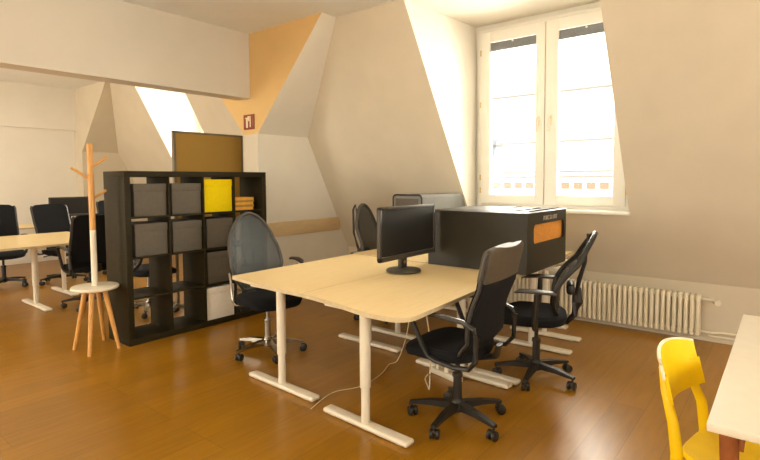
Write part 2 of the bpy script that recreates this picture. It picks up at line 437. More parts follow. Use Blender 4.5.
# wall strips around the frame
fr.b2(XW + .055, XW + .075, yr - .6, yr - .02, z0w - .02, z1w + .02); fr.b2(XW + .055, XW + .075, yl + .02, yl + .5, z0w - .02, z1w + .02)
fr.b2(XW + .055, XW + .075, yr - .6, yl + .5, z1w + .02, ZC + .05); fr.b2(XW + .055, XW + .075, yr - .6, yl + .5, .9, z0w - .02)
win = struct('window_1', fr, 'white_frame', smooth=True)
for (a, b_, ga, gb) in ((ymid + .004, yl - .008, 2.022, 2.522), (yr + .008, ymid - .004, 1.276, 1.795)):
    s = MB(); x0, x1 = XW - .035, XW + .03
    s.b2(x0, x1, a, ga, z0w + .005, z1w - .005, .006); s.b2(x0, x1, gb, b_, z0w + .005, z1w - .005, .006)
    s.b2(x0, x1, ga - .004, gb + .004, z0w + .005, 1.236, .006); s.b2(x0, x1, ga - .004, gb + .004, 2.846, z1w - .005, .006)
    struct('sash', s, 'white_frame', win, True)
    struct('pane', MB().b2(XW, XW + .006, ga - .01, gb + .01, 1.226, 2.856), 'glass', win)
    struct('blind', MB().b2(XW - .028, XW - .004, ga + .002, gb - .002, 2.752, 2.842, .006), 'blind', win, True)
    bh = MB().cyl((XW - .034, (ga + gb) / 2, 2.826), (XW - .028, (ga + gb) / 2, 2.826), .009)
    struct('blind_clip', bh, 'white_frame', win, True)
    hy = 1.985 if a > ymid else 1.864
    h = MB().b2(XW - .047, XW - .034, hy - .014, hy + .014, 1.93, 2.03, .005).cyl((XW - .034, hy, 2.0), (XW - .085, hy, 2.0), .009)
    h.b2(XW - .09, XW - .075, hy - .010, hy + .010, 1.865, 2.012, .006)
    struct('window_handle', h, 'white_metal', win, True)
    for zz in (1.28, 1.62, 2.2, 2.8):
        pass
hg = MB()
for yy in (yl - .002, yr + .002):
    for zz in (1.28, 1.42, 2.2, 2.75): hg.cyl((XW - .03, yy, zz - .03), (XW - .03, yy, zz + .03), .007)
struct('hinges', hg, 'brass', win, True)
struct('window_sill', MB().b2(S(1.1) - .035, XW - .01, 1.085, 2.72, 1.075, 1.106, .006), 'white_frame', win, True)

# back room dormer window
fr = MB(); rect_frame(fr, 6.86, 8.10, 1.12, 2.95, .1, XW - .02, XW + .05)
fr.b2(XW - .02, XW + .05, 7.44, 7.52, 1.15, 2.9, .006)
w2 = struct('window_2', fr, 'white_frame', smooth=True)
struct('pane', MB().b2(XW, XW + .006, 6.93, 8.03, 1.2, 2.88), 'glass', w2)

# ------------------------------------------------------------------ houses across the street
hx = 16.0
h = thing('apartment_house', 'bleached white house front across the street seen through the window', 'building', (hx, 8, -10))
def hp(name, mb, m, parent=h):
    mb.bm.transform(Matrix.Translation((-hx, -8, 10))); return mb.build(name, m, parent, smooth=False)
hp('wall', MB().b2(hx, hx + 5, -8, 26, -10, 14), 'facade')
for i, z in enumerate((4.1, 2.56, 1.45, 1.62)):
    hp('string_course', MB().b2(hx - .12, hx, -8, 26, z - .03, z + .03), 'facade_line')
hp('brick_band', MB().b2(hx - .03, hx, -8, 26, 1.07, 1.28), 'dentil')
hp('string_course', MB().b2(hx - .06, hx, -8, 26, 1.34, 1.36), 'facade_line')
for yy in (7.9, 3.0, 12.6):
    g = hp('window', MB().b2(hx - .05, hx, yy - .35, yy + .35, 1.75, 2.75), 'slate')

# ------------------------------------------------------------------ radiator
rad = thing('radiator', 'long cream column radiator standing on the wall below the window', 'radiator', (5.06, 1.5, .06))
n_f = 49; pitch = .0445; ystart = .575
for i in range(n_f):
    y = ystart + i * pitch - 1.5
    f = MB()
    for xo in (-.032, .032):
        f.tube([(xo, y, .0), (xo, y, .02), (xo, y, .325), (xo, y, .345)], [.010, .0165, .0165, .010], 8)
    f.box((0, y, .335), (.088, .036, .030), .012); f.box((0, y, .012), (.088, .036, .026), .010)
    f.build('radiator_column', 'radiator', rad)
tp = MB().cyl((0, ystart - .02 - 1.5, .31), (0, ystart + n_f * pitch - 1.5 - .03, .31), .017)
tp.cyl((0, ystart - .02 - 1.5, .03), (0, ystart + n_f * pitch - 1.5 - .03, .03), .017)
tp.build('header_pipe', 'radiator', rad)
v = MB().cyl((0, -.95, .31), (0, -1.0, .31), .012).cyl((0, -1.0, .31), (-.0, -1.03, .31), .019).cyl((-.03, -1.055, .305), (-.075, -1.07, .305), .026, .024)
v.cyl((0, -1.03, .31), (-.03, -1.055, .305), .014)
v.build('valve', 'white_metal', rad)
pp = MB().tube([(0, -.95, .03), (0, -1.02, .03), (.03, -1.06, .03), (.045, -1.1, .03), (.045, -3.0, .03)], .010, 10)
pp.tube([(.03, -1.0, .0), (.05, -1.06, -.01), (.05, -3.0, -.01)], .008, 8)
pp.build('supply_pipe', 'radiator', rad)
for yy in (-.8, 0.1, 1.05): MB().b2(.0, .095, yy - .01, yy + .01, .26, .28).build('bracket', 'white_metal', rad)

# ------------------------------------------------------------------ painted board on the end wall
tag(MB().b2(XK + .02, S(.84) - .0, YW - .024, YW - .001, .735, .905, .003).build('wall_rail_board', 'board'),
    'long tan wooden board fixed low on the slanted end wall beside the shelf unit', 'wall board')

# sign on the peach cheek
sg = thing('fire_extinguisher_sign', 'small red brown sign with pale pictogram on the wall corner above the shelf unit', 'sign', (XK - .001, 4.862, 2.07))
MB().b2(-.012, 0, -.095, .095, -.085, .085, .002).build('plate', 'sign', sg)
MB().b2(-.015, -.011, .015, .045, -.065, .045, .0).b2(-.015, -.011, .0, .06, .04, .052).b2(-.015, -.011, -.012, .005, .01, .06).b2(-.015, -.011, -.038, -.022, -.06, .055).b2(-.015, -.011, -.038, .02, .055, .066).build('pictogram', 'sign_white', sg, smooth=False)

# ------------------------------------------------------------------ shelf unit
SX0, SX1, SY, SZ = 1.968, 3.440, 4.312, 1.487
sh = thing('shelf_unit', 'black brown open shelf unit of sixteen cubes dividing the two rooms', 'shelf', (SX0, SY, 0))
D = .39; W_ = SX1 - SX0
MB().b2(0, .05, 0, D, .05, SZ - .05, .001).build('side_panel', 'black_wood', sh)
MB().b2(W_ - .05, W_, 0, D, .05, SZ - .05, .001).build('side_panel', 'black_wood', sh)
MB().b2(0, W_, 0, D, SZ - .05, SZ, .001).build('top_panel', 'black_wood', sh)
MB().b2(0, W_, 0, D, 0, .05, .001).build('bottom_panel', 'black_wood', sh)
px_ = (W_ - .1) / 4; pz_ = (SZ - .1) / 4
for i in (1, 2, 3):
    MB().b2(.05 + i * px_ - .008, .05 + i * px_ + .008, .003, D, .05, SZ - .05).build('divider', 'black_wood', sh)
for j in (1, 2, 3):
    for i in range(4):
        MB().b2(.05 + i * px_ + .008 * (i > 0), .05 + (i + 1) * px_ - .008 * (i < 3), .003, D, .05 + j * pz_ - .008, .05 + j * pz_ + .008).build('shelf_board', 'black_wood', sh)
def cell(i, j):   # i column from left, j row from top -> x0,x1,z floor,z top (world)
    jj = 3 - j
    return (SX0 + .05 + i * px_ + (.008 if i else 0), SX0 + .05 + (i + 1) * px_ - (.008 if i < 3 else 0), .05 + jj * pz_ + (.008 if jj else 0), .05 + (jj + 1) * pz_ - .008)
def storage_box(i, j, m, label, hgt=.280, wd=.295):
    x0, x1, z0, z1 = cell(i, j)
    xc = x1 - wd / 2 - .004
    t = thing('storage_box', label, 'box', (xc, SY + .022, z0 + .0005), 0, None)
    MB().b2(-wd / 2 + .003, wd / 2 - .003, .003, .33, 0, hgt - .008, .003).build('box_body', m, t)
    MB().b2(-wd / 2, wd / 2, 0, .333, hgt - .07, hgt, .003).build('lid', m, t)
    return t
storage_box(0, 0, 'grey_box', 'dark grey lidded box in the top left cube of the shelf unit')
storage_box(1, 0, 'grey_box', 'dark grey lidded box in the top row next to the yellow box')
storage_box(2, 0, 'yellow_box', 'bright yellow lidded box in the top row of the shelf unit', .315, .312)
storage_box(0, 1, 'grey_box', 'dark grey lidded box second row, leftmost, in the shelf unit')
storage_box(1, 1, 'grey_box', 'dark grey lidded box second row, middle of the three')
storage_box(2, 1, 'grey_box', 'dark grey lidded box directly under the yellow box')
storage_box(2, 2, 'grey_box', 'dark grey lidded box resting directly above the white box', .305)
storage_box(2, 3, 'white_box', 'white lidded box in the bottom row of the shelf unit', .315, .316)
x0, x1, z0, z1 = cell(3, 0)
zz = z0
blabs = ['bottom magazine of the orange pile in the shelf unit', 'second magazine from the bottom of the orange pile', 'middle magazine of the orange pile in the shelf unit',
         'ochre magazine just under the top one of the pile', 'topmost magazine of the orange pile in the shelf unit']
for k, (th, dx, ry) in enumerate(((.030, .0, .0), (.022, .012, .02), (.026, .004, -.015), (.020, .014, .01), (.028, .010, .0))):
    xa = x0 + .004 + dx
    b_ = thing('magazine', blabs[k], 'magazine', (xa + .125, SY + .14, zz + .001), ry, 'magazines piled in the shelf unit')
    mt = 'paper' if k % 2 == 0 else 'paper2'
    MB().b2(-.122, .122, -.08, .14, .003, th - .003).build('pages', 'ply', b_)
    MB().b2(-.125, .125, -.083, .143, 0, .004).b2(-.125, .125, -.083, .143, th - .004, th).b2(-.125, .125, -.087, -.082, 0, th, .0015).build('cover', mt, b_)
    zz += th + .0005

# ------------------------------------------------------------------ pinboard behind the shelf
pb = thing('pinboard', 'brown felt pinboard on a metal stand behind the shelf unit', 'pinboard', (3.395, 5.32, 0))
MB().b2(-.40, .47, -.012, .012, .95, 1.935).build('felt_panel', 'pin', pb)
fr = MB().b2(-.43, -.395, -.018, .018, .92, 1.95, .004).b2(.465, .49, -.018, .018, .92, 1.95, .004).b2(-.43, .49, -.018, .018, 1.93, 1.955, .004).b2(-.43, .49, -.018, .018, .92, .945, .004)
fr.build('board_frame', 'alu', pb)
for xx in (-.413, .478):
    MB().b2(xx - .012, xx + .012, -.012, .012, .03, .93).b2(xx - .02, xx + .02, -.25, .25, .0, .03, .008).build('stand_leg', 'alu', pb)

# ------------------------------------------------------------------ coat stand
cs = thing('coat_stand', 'wooden coat stand with round white seat and three pegs beside the shelf unit', 'coat stand', (1.782, 4.49, 0))
MB().lathe([(.15, .505), (.172, .507), (.180, .515), (.181, .525), (.176, .533), (.15, .536)], seg=48).build('seat', 'white_metal', cs)
for k, (fx, fy) in enumerate(((-.135, .115), (-.127, -.165), (.118, -.135), (.134, .19))):
    L_ = Vector((fx, fy, 0)); 
    MB().tube([(fx, fy, 0), (fx * .42, fy * .42, .506)], [.0145, .021], 16).build('leg', 'oak', cs)
MB().tube([(0, 0, .536), (.0, 0, .75), (0, 0, 1.0)], [.024, .0235, .023], 20).build('lower_pole', 'white_metal', cs)
MB().tube([(0, 0, 1.0), (0, 0, 1.70), (0, 0, 1.712)], [.023, .023, .019], 20).build('upper_pole', 'oak', cs)
for a, b_ in (((-.015, 0, 1.425), (-.145, 0, 1.512)), ((.012, 0, 1.525), (.130, 0, 1.600)), ((.012, 0, 1.26), (.115, 0, 1.325))):
    MB().tube([a, b_], [.0105, .0105], 14).build('peg', 'oak', cs)

# ------------------------------------------------------------------ desks
def foot(root, x, y0, y1, name='foot', ang=0.0, leg_r=.031):
    yc = (y0 + y1) / 2; L_ = y1 - y0
    f = MB()
    f.T = Matrix.Translation((x, yc, 0)) @ Matrix.Rotation(ang, 4, 'Z')
    f.box((0, 0, .019), (.075, L_ - .02, .030), .013, seg=3)
    f.box((0, -L_ * .38, .004), (.05, .03, .008)); f.box((0, L_ * .38, .004), (.05, .03, .008))
    o = f.build('foot', 'white_metal', root)
    g = MB().cyl((x, yc, .035), (x, yc, .27), leg_r - .006, seg=24); g.cyl((x, yc, .235), (x, yc, .245), leg_r + .0, seg=24)
    g.cyl((x, yc, .24), (x, yc, .665), leg_r, seg=24)
    g.build('leg', 'white_metal', root)
    MB().b2(x - .03, x + .03, yc - .29, yc + .29, .662, .70, .004).build('support_beam', 'white_metal', root)
def roundc(p, i, r, n=6):
    """round corner i of polygon p"""
    A, B, C_ = Vector(p[i - 1]), Vector(p[i]), Vector(p[(i + 1) % len(p)])
    a = (A - B).normalized(); c_ = (C_ - B).normalized()
    out = []
    for k in range(n + 1):
        t = k / n; P0 = B + a * r; P2 = B + c_ * r
        q = P0 * (1 - t) ** 2 + B * 2 * t * (1 - t) + P2 * t * t
        out.append((q.x, q.y))
    return out
ZT0, ZT1 = .700, .722
def desktop(root, outline, dz=0):
    MB().prism(outline, ZT0 + dz + .001, ZT1 + dz, .0).build('tabletop', 'birch', root, smooth=False)
    cxm = sum(p[0] for p in outline) / len(outline); cym = sum(p[1] for p in outline) / len(outline)
    b = bmesh.new(); n = len(outline); ring = []
    mb = MB()
    out = []
    for i, p in enumerate(outline):
        a = Vector(outline[i - 1]); q = Vector(p); c_ = Vector(outline[(i + 1) % n])
        d = ((c_ - a)).normalized(); nn = Vector((d.y, -d.x))
        if nn.dot(q - Vector((cxm, cym))) < 0: nn = -nn
        out.append(q + nn * .0025)
    faces = []
    for i in range(n):
        p0, p1 = out[i], out[(i + 1) % n]; q0, q1 = Vector(outline[i]), Vector(outline[(i + 1) % n])
        mb.hexa([(p0.x, p0.y, ZT0 + dz), (p1.x, p1.y, ZT0 + dz), (q1.x, q1.y, ZT0 + dz), (q0.x, q0.y, ZT0 + dz)],
                [(p0.x, p0.y, ZT1 + dz + .0004), (p1.x, p1.y, ZT1 + dz + .0004), (q1.x, q1.y, ZT1 + dz + .0004), (q0.x, q0.y, ZT1 + dz + .0004)])
    b.free()
    mb.build('edge_band', 'birch_edge', root, smooth=False)

GD = None
dA = thing('desk', 'birch desk beside the blue mesh chair, corner towards the shelf unit', 'desk', (0, 0, 0))
pA = [(3.478, 3.108), (3.420, 2.277), (2.060, 2.277), (2.063, 2.45), (2.072, 2.60), (2.104, 2.83), (2.137, 3.085)]
oA = pA[:6] + roundc(pA, 6, .03)
desktop(dA, oA)
foot(dA, 2.209, 2.285, 2.985, ang=R(-2.0)); foot(dA, 3.262, 2.41, 3.10, ang=R(-1))
MB().b2(2.21, 3.26, 2.56, 2.60, .655, .70).b2(2.21, 3.26, 2.78, 2.82, .655, .70).build('frame_rail', 'white_metal', dA)

dB = thing('desk', 'birch desk in the foreground under the black monitor, with rounded near corner', 'desk', (0, 0, 0))
pB = [(3.417, 2.271), (3.318, 1.502), (2.80, 1.482), (1.962, 1.430), (1.956, 1.66), (1.984, 1.80), (2.026, 1.99), (2.050, 2.17), (2.060, 2.271)]
oB = pB[:3] + roundc(pB, 3, .13, 8) + pB[4:]
desktop(dB, oB)
foot(dB, 2.134, 1.495, 2.165, ang=R(-3)); foot(dB, 3.148, 1.40, 2.19, ang=R(-2.0))
MB().b2(2.13, 3.17, 1.72, 1.76, .655, .70).b2(2.13, 3.17, 1.93, 1.97, .655, .70).build('frame_rail', 'white_metal', dB)

dC = thing('desk', 'birch desk behind the monitor carrying the grey felt hood', 'desk', (0, 0, 0))
desktop(dC, [(3.488, 3.125), (4.84, 3.125), (4.84, 2.300), (3.437, 2.300)], .004)
foot(dC, 3.60, 2.35, 3.05); foot(dC, 4.70, 2.35, 3.05)
MB().b2(3.60, 4.70, 2.66, 2.70, .655, .70).build('frame_rail', 'white_metal', dC)

dD = thing('desk', 'birch desk under the big black screen hood with orange slot', 'desk', (0, 0, 0))
desktop(dD, [(3.434, 2.292), (4.25, 2.292), (4.25, 1.475), (3.335, 1.475)], .0)
foot(dD, 3.240, 1.38, 2.14, ang=R(-2)); foot(dD, 4.045, 1.30, 1.98)
MB().b2(3.26, 4.05, 1.70, 1.74, .655, .70).build('frame_rail', 'white_metal', dD)

dE = thing('desk', 'narrow birch desk between the black screen hood and the radiator', 'desk', (0, 0, 0))
desktop(dE, [(4.262, 2.292), (4.80, 2.292), (4.80, 1.55), (4.262, 1.55)], .0)
foot(dE, 4.42, 1.345, 2.00, leg_r=.028); foot(dE, 4.72, 1.56, 2.2, leg_r=.028)

# cables under the desks
ZF = .006
tag(MB().tube(smooth_path([(2.10, 2.24, ZF), (2.35, 2.30, ZF), (2.55, 2.22, ZF), (2.8, 2.25, ZF), (2.98, 2.32, ZF), (3.06, 2.30, .02), (3.09, 2.24, .2), (3.10, 2.20, .45), (3.10, 2.18, .66)]), .003, 8).build('power_cable', 'cable'),
    'thin pale cable running over the floor and up to the desk', 'cable')
pts = []
for k in range(9):
    t = k / 8; pts.append((2.72 + .05 * math.sin(3 * t), 1.84 - .05 * t, .66 - .62 * t + .0))
pts += [(2.80, 1.85, .02), (2.92, 1.95, .006), (3.0, 1.98, .006)]
tag(MB().tube(smooth_path(pts), .005, 8).build('desk_cable', 'cable'), 'white cable hanging under the foreground desk beside the black chair seat', 'cable')
ps = thing('power_strip', 'white power strip with cable plugs lying under the foreground desk', 'power strip', (3.05, 1.86, 0), R(75))
MB().b2(-.14, .14, -.028, .028, 0, .04, .006).build('strip_body', 'white_metal', ps)
for k in range(3):
    MB().cyl((-.09 + k * .085, 0, .04), (-.09 + k * .085, 0, .075), .019, .015).build('plug', 'white_metal', ps)

# ------------------------------------------------------------------ black hood box
hb = thing('screen_hood', 'big black desk hood box with orange slot and pale lettering', 'desk hood', (3.42, 1.425, .7225))
X1, Y1, Z1 = .79, .83, .428
t_ = .018
# side facing the camera chair: a panel with a rounded slot
def slot_panel():
    m = MB(); b = bmesh.new()
    u0, u1, v0, v1, r = .118, .752, .205, .348, .035
    outer = [(0, 0), (X1, 0), (X1, Z1), (0, Z1)]
    inner = []
    for (cu, cv, a0) in ((u0 + r, v0 + r, 180), (u1 - r, v0 + r, 270), (u1 - r, v1 - r, 0), (u0 + r, v1 - r, 90)):
        for k in range(6):
            a = R(a0 + 90 * k / 5); inner.append((cu + r * math.cos(a), cv + r * math.sin(a)))
    def ring(y):
        O = [b.verts.new((u, y, v)) for u, v in outer]; I = [b.verts.new((u, y, v)) for u, v in inner]
        return O, I
    O0, I0 = ring(0); O1, I1 = ring(t_)
    for O, I in ((O0, I0), (O1, I1)):
        for q in range(4):
            grp = I[q * 6:q * 6 + 6]
            b.faces.new([O[q]] + grp[::-1])
            b.faces.new([O[q], O[(q + 1) % 4], I[((q + 1) * 6) % 24], I[q * 6 + 5]][::-1])
    for k in range(24): b.faces.new((I0[k], I0[(k + 1) % 24], I1[(k + 1) % 24], I1[k]))
    for k in range(4): b.faces.new((O0[k], O0[(k + 1) % 4], O1[(k + 1) % 4], O1[k]))
    bmesh.ops.recalc_face_normals(b, faces=b.faces[:])
    m._merge(b); return m
slot_panel().build('slotted_panel', 'hood', hb, smooth=False)
MB().b2(0, t_, t_ + .001, Y1, 0, Z1).build('front_panel', 'hood', hb, smooth=False)
MB().b2(X1 - t_, X1, t_ + .001, Y1, 0, Z1).build('rear_panel', 'hood', hb, smooth=False)
MB().b2(t_, X1 - t_, Y1 - t_, Y1, 0, Z1).build('end_panel', 'hood', hb, smooth=False)
MB().b2(t_, X1 - t_, .026, .034, .01, Z1 - .002).build('orange_lining', 'orange', hb, smooth=False)
tp = MB().b2(-.004, X1 + .004, -.004, Y1 + .004, Z1, Z1 + .008, .003)
tp.build('top_panel', 'hood', hb)
for (xa, xb, yy) in ((.20, .78, .055), (.20, .70, .175), (.44, .76, .365)):
    MB().b2(xa, xb, yy, yy + .022, Z1 + .0075, Z1 + .0125, .0008).build('handle_slot', 'slot', hb)
zc = .388; u = .30
glyph = [[(0, 0, .006, .03), (.006, .024, .016, .03), (.006, .011, .013, .016)], [(0, 0, .006, .03), (.012, 0, .018, .03), (.004, .012, .014, .018)],
         [(0, 0, .014, .006), (0, .024, .014, .03), (0, 0, .005, .03)], [(0, 0, .015, .006), (0, .012, .015, .018), (0, .024, .015, .03), (.01, 0, .015, .016)],
         [(0, 0, .006, .03)], [(0, 0, .006, .03), (.006, .024, .018, .03), (.014, 0, .020, .03)], [(.006, 0, .012, .03), (0, .024, .02, .03)]]
for gph in glyph:
    mk = MB()
    for (a, b1, c1, d1) in gph: mk.b2(u + a * 1.7, u + c1 * 1.7, -.002, .0005, zc - .017 + b1 * 1.05, zc - .017 + d1 * 1.05)
    mk.build('letter', 'mark', hb, smooth=False)
    u += .041

# grey felt hood on the far desk
gh = thing('felt_hood', 'low grey felt covered box with black piping behind the monitor', 'desk hood', (4.005, 2.716, .728))
MB().b2(0, .93, 0, .34, 0, .525, .03, 4).build('felt_box', 'grey_felt', gh)
def piping(x):
    r = .035; o = []
    for cyy, czz, a0 in ((.34 - r, .525 - r, 0), (r, .525 - r, 90), (r, r, 180), (.34 - r, r, 270)):
        for k in range(5):
            a = R(a0 + 90 * k / 4); o.append((x, cyy + r * math.cos(a), czz + r * math.sin(a)))
    pi_ = MB().tube(o, .0075, 8, closed=True, up=(1, 0, 0))
    pi_.build('piping', 'plastic', gh)
piping(0.004); piping(.926)
MB().b2(-.002, .004, .035, .305, .03, .49, .002).build('end_panel', 'headrest', gh)

# ------------------------------------------------------------------ monitor
mo = thing('monitor', 'black flat computer monitor on a round foot on the foreground desk', 'monitor', (3.075, 2.275, .7225), R(0))
# screen stands in the plane facing -X, slightly turned
c0 = Vector((2.975, 2.440)); c1 = Vector((3.115, 1.985))
mo.location = (3.015, 2.205, .7225)
MB().lathe([(.118, 0), (.128, .004), (.130, .012), (.122, .022), (.06, .030), (.03, .034)], seg=40).build('base', 'bezel', mo)
MB().box((.0, .01, .10), (.075, .035, .17), .008).build('neck', 'bezel', mo)
MB().cyl((0, -.008, .075), (0, -.014, .075), .012).build('cable_clip', 'brass', mo)
def mon_panel(root, w_, z0_, z1_, a, off=(0, 0)):
    T = Matrix.Translation((off[0], off[1], 0)) @ Matrix.Rotation(a, 4, 'Z')
    m = MB(); m.T = T; zc = (z0_ + z1_) / 2; hh = z1_ - z0_
    m.box((.020, 0, zc), (.030, w_ - .01, hh - .01), .008)
    m.b2(-.002, .022, -w_ / 2, w_ / 2, z0_, z0_ + .032, .003); m.b2(-.002, .022, -w_ / 2, w_ / 2, z1_ - .022, z1_, .003)
    m.b2(-.002, .022, -w_ / 2, -w_ / 2 + .022, z0_, z1_, .003); m.b2(-.002, .022, w_ / 2 - .022, w_ / 2, z0_, z1_, .003)
    m.b2(.03, .055, -w_ * .3, w_ * .3, z0_ + hh * .2, z1_ - hh * .25, .01)
    m.build('housing', 'bezel', root)
    m = MB(); m.T = T
    m.b2(.003, .008, -w_ / 2 + .02, w_ / 2 - .02, z0_ + .03, z1_ - .02); m.build('screen', 'screen', root)
    m = MB(); m.T = T
    m.b2(-.003, .004, -w_ / 2 + .022, w_ / 2 - .022, z0_ + .0315, z0_ + .0345); m.build('trim_line', 'steel', root)
mon_panel(mo, .69, .112, .492, R(90), (.005, -.05))

# ------------------------------------------------------------------ office chairs
def star_base(root, metal, a0, r=.285, leg_m=None):
    """five legs, hub, gas column; casters hang under the legs"""
    hub = MB().lathe([(.030, .06), (.045, .07), (.045, .105), (.034, .125), (.028, .135)]).build('hub', metal, root)
    for k in range(5):
        a = R(a0 + 72 * k); d = Vector((math.cos(a), math.sin(a), 0)); s = Vector((-d.y, d.x, 0))
        m = MB()
        A = d * .03; B = d * r
        def q(c, wd, z0, z1): return [c - s * wd + Vector((0, 0, z0)), c + s * wd + Vector((0, 0, z0)), c + s * wd + Vector((0, 0, z1)), c - s * wd + Vector((0, 0, z1))]
        m.hexa(q(A, .023, .075, .118), q(d * .16, .019, .078, .108)); m.hexa(q(d * .16, .019, .078, .108), q(B, .015, .068, .084))
        leg = m.build('base_leg', metal, root, smooth=False)
        cst = MB(); e = B - d * .012
        ca = a + .9 + k * 1.3; cd = Vector((math.cos(ca), math.sin(ca), 0)); cs_ = Vector((-cd.y, cd.x, 0))
        cst.cyl(e + Vector((0, 0, .05)), e + Vector((0, 0, .072)), .007, seg=8)
        w0 = e + cd * .012 + Vector((0, 0, .028))
        for sgn in (-1, 1): cst.tube([w0 + cs_ * (sgn * .006), w0 + cs_ * (sgn * .010), w0 + cs_ * (sgn * .024), w0 + cs_ * (sgn * .027)], [.022, .0275, .0275, .022], 16)
        cst.box(w0 + Vector((0, 0, .014)), (.034, .040, .020), .007, rz=ca)
        cst.build('caster', 'plastic', leg)
def column(root, m1, m2, top=.42):
    MB().cyl((0, 0, .12), (0, 0, .27), .026, .025).lathe([(.029, .262), (.031, .27), (.028, .285)]).build('column_sleeve', m1, root)
    MB().cyl((0, 0, .27), (0, 0, top), .014).build('gas_spring', m2, root)
    MB().box((0, .0, top - .005), (.16, .22, .035), .01).tube([(.06, .03, top - .01), (.20, .05, top - .012), (.25, .05, top - .02)], [.006, .006, .009], 8).build('seat_mechanism', 'plastic', root)
def seat(root, m='fabric', w_=.48, d_=.46, z=.44, cy=.03):
    b = bmesh.new(); n = 40; prof = [(.0, -.02), (.80, -.028), (.96, -.012), (1.0, .015), (.985, .035), (.93, .050), (.7, .058), (.35, .054)]
    rings = []
    for (f, dz) in prof[1:]:
        rg = []
        for k in range(n):
            a = 2 * math.pi * k / n; ca, sa = math.cos(a), math.sin(a); p = 3.2
            rr = (abs(ca) ** p + abs(sa) ** p) ** (-1 / p)
            x, y = ca * rr * w_ / 2 * f, sa * rr * d_ / 2 * f
            dd = dz - .025 * max(0, (y / (d_ / 2)) - .5) * 2 - .008 * (1 - (x / (w_ / 2)) ** 2) * (dz > .04)
            rg.append(b.verts.new((x, cy + y, z + dd)))
        rings.append(rg)
    for A, B in zip(rings, rings[1:]):
        for k in range(n): b.faces.new((A[k], A[(k + 1) % n], B[(k + 1) % n], B[k]))
    b.faces.new(rings[0][::-1]); cv = b.verts.new((0, cy, z + .046))
    for k in range(n): b.faces.new((rings[-1][k], rings[-1][(k + 1) % n], cv))
    bmesh.ops.recalc_face_normals(b, faces=b.faces[:])
    mb = MB(); mb._merge(b); return mb.build('seat', m, root)
def back_pt(s, t, z0=.50, z1=1.10, hw=.235, bow=.05, lean=.16, y0=-.21):
    """s in -1..1 across, t in 0..1 up, on an oval narrowing to the bottom"""
    ks = ((0, .50), (.15, .84), (.32, 1.0), (.55, .96), (.72, .82), (.84, .64), (.92, .46), (.97, .28), (1.0, .04))
    f_ = .04
    for (ta, fa), (tb, fb) in zip(ks, ks[1:]):
        if ta <= t <= tb: f_ = fa + (fb - fa) * (t - ta) / (tb - ta); break
    wd = hw * f_
    x = s * wd; z = z0 + (z1 - z0) * t
    y = y0 - lean * t ** 1.4 + .055 * math.sin(math.pi * min(1, t * 1.55)) * (1 if t < .645 else 0) - 0 + bow * (1 - s * s) * -1 * (wd / hw) * .8 + .03
    return (x, y, z)
def mesh_back(root, mesh_m, frame_m, ** kw):
    o = []
    N_ = 34
    for k in range(N_ + 1): o.append(back_pt(-1, k / N_ * .995, **kw))
    for k in range(N_, -1, -1): o.append(back_pt(1, k / N_ * .995, **kw))
    MB().tube(o, .0135, 10, closed=True, flat=(1.0, 1.25), up=(0, 1, 0)).build('back_frame', frame_m, root)
    MB().sheet(lambda u, v: back_pt((u * 2 - 1) * .97, v * .985, **kw), 12, 20, .004).build('back_mesh', mesh_m, root)
def spine(root, z0=.50, z1=1.10, y0=-.21, m='plastic', spread=.10, gap=.075):
    s = MB()
    s.tube([(0, -.08, .415), (0, -.20, .42), (0, y0 - .085, .47), (0, y0 - .105, .56), (0, y0 - .10, .66)], [.020, .022, .024, .022, .018], 12, flat=(1.6, .8))
    for q in (-1, 1): s.tube([(0, y0 - .10, .62), (q * .04, y0 - .10 - gap * .2, .72), (q * .05, y0 - .12 - gap * .4, .85), (q * .03, y0 - .17, z1 - .06), (0, y0 - .165, z1 - .012)], [.014, .013, .012, .011, .010], 10)
    s.build('back_spine', m, root)
    MB().box((0, y0 - .06, .66), (.20, .055, .075), .025, seg=3).build('lumbar_pad', m, root)
def armrest(root, q, m='plastic', pad='grey_plastic', zt=.68):
    MB().tube([(q * .17, .0, .425), (q * .26, .0, .43), (q * .285, .0, .47), (q * .285, -.01, .60), (q * .285, -.01, zt - .01)], [.014, .018, .020, .018, .016], 10, flat=(1, 1.4)).build('arm_post', m, root)
    MB().tube([(q * .285, -.13, zt - .004), (q * .287, -.11, zt + .004), (q * .285, .0, zt + .010), (q * .272, .10, zt + .004), (q * .265, .125, zt - .006)], [.022, .036, .038, .034, .02], 12, flat=(1, .36)).build('arm_pad', pad, root)

def mesh_chair(label, loc, rz, base_rot, mesh_m='black_mesh', frame='grey_plastic', base='plastic', arms=(-1, 1), group=None, zt=.68, **kw):
    t = thing('mesh_office_chair', label, 'office chair', loc, rz, group)
    star_base(t, base, base_rot - math.degrees(rz)); column(t, base, 'steel' if base == 'chrome' else 'plastic')
    seat(t); mesh_back(t, mesh_m, frame, **kw); spine(t, z1=kw.get('z1', 1.10), y0=kw.get('y0', -.21), m=frame)
    for q in arms: armrest(t, q, zt=zt)
    return t
cA = mesh_chair('blue grey mesh office chair with chrome base between shelf unit and desk', (2.60, 3.27, 0), R(168), 31,
           'blue_mesh', 'grey_plastic', 'chrome', arms=(), z1=1.125, hw=.225, y0=-.22, lean=.14)
MB().tube([(.17, .02, .42), (.27, .0, .43), (.285, -.02, .47), (.28, -.05, .60), (.265, -.12, .665)], .009, 10).build('arm_bar', 'chrome', cA)
MB().tube([(-.17, .0, .42), (-.27, -.0, .43), (-.29, -.02, .48), (-.29, -.02, .70)], .009, 10).build('arm_bar', 'chrome', cA)
MB().tube([(-.285, -.12, .728), (-.29, -.10, .737), (-.29, -.02, .742), (-.28, .06, .735), (-.275, .085, .72)], [.018, .030, .033, .028, .016], 12, flat=(1, .4)).build('arm_pad', 'plastic', cA)
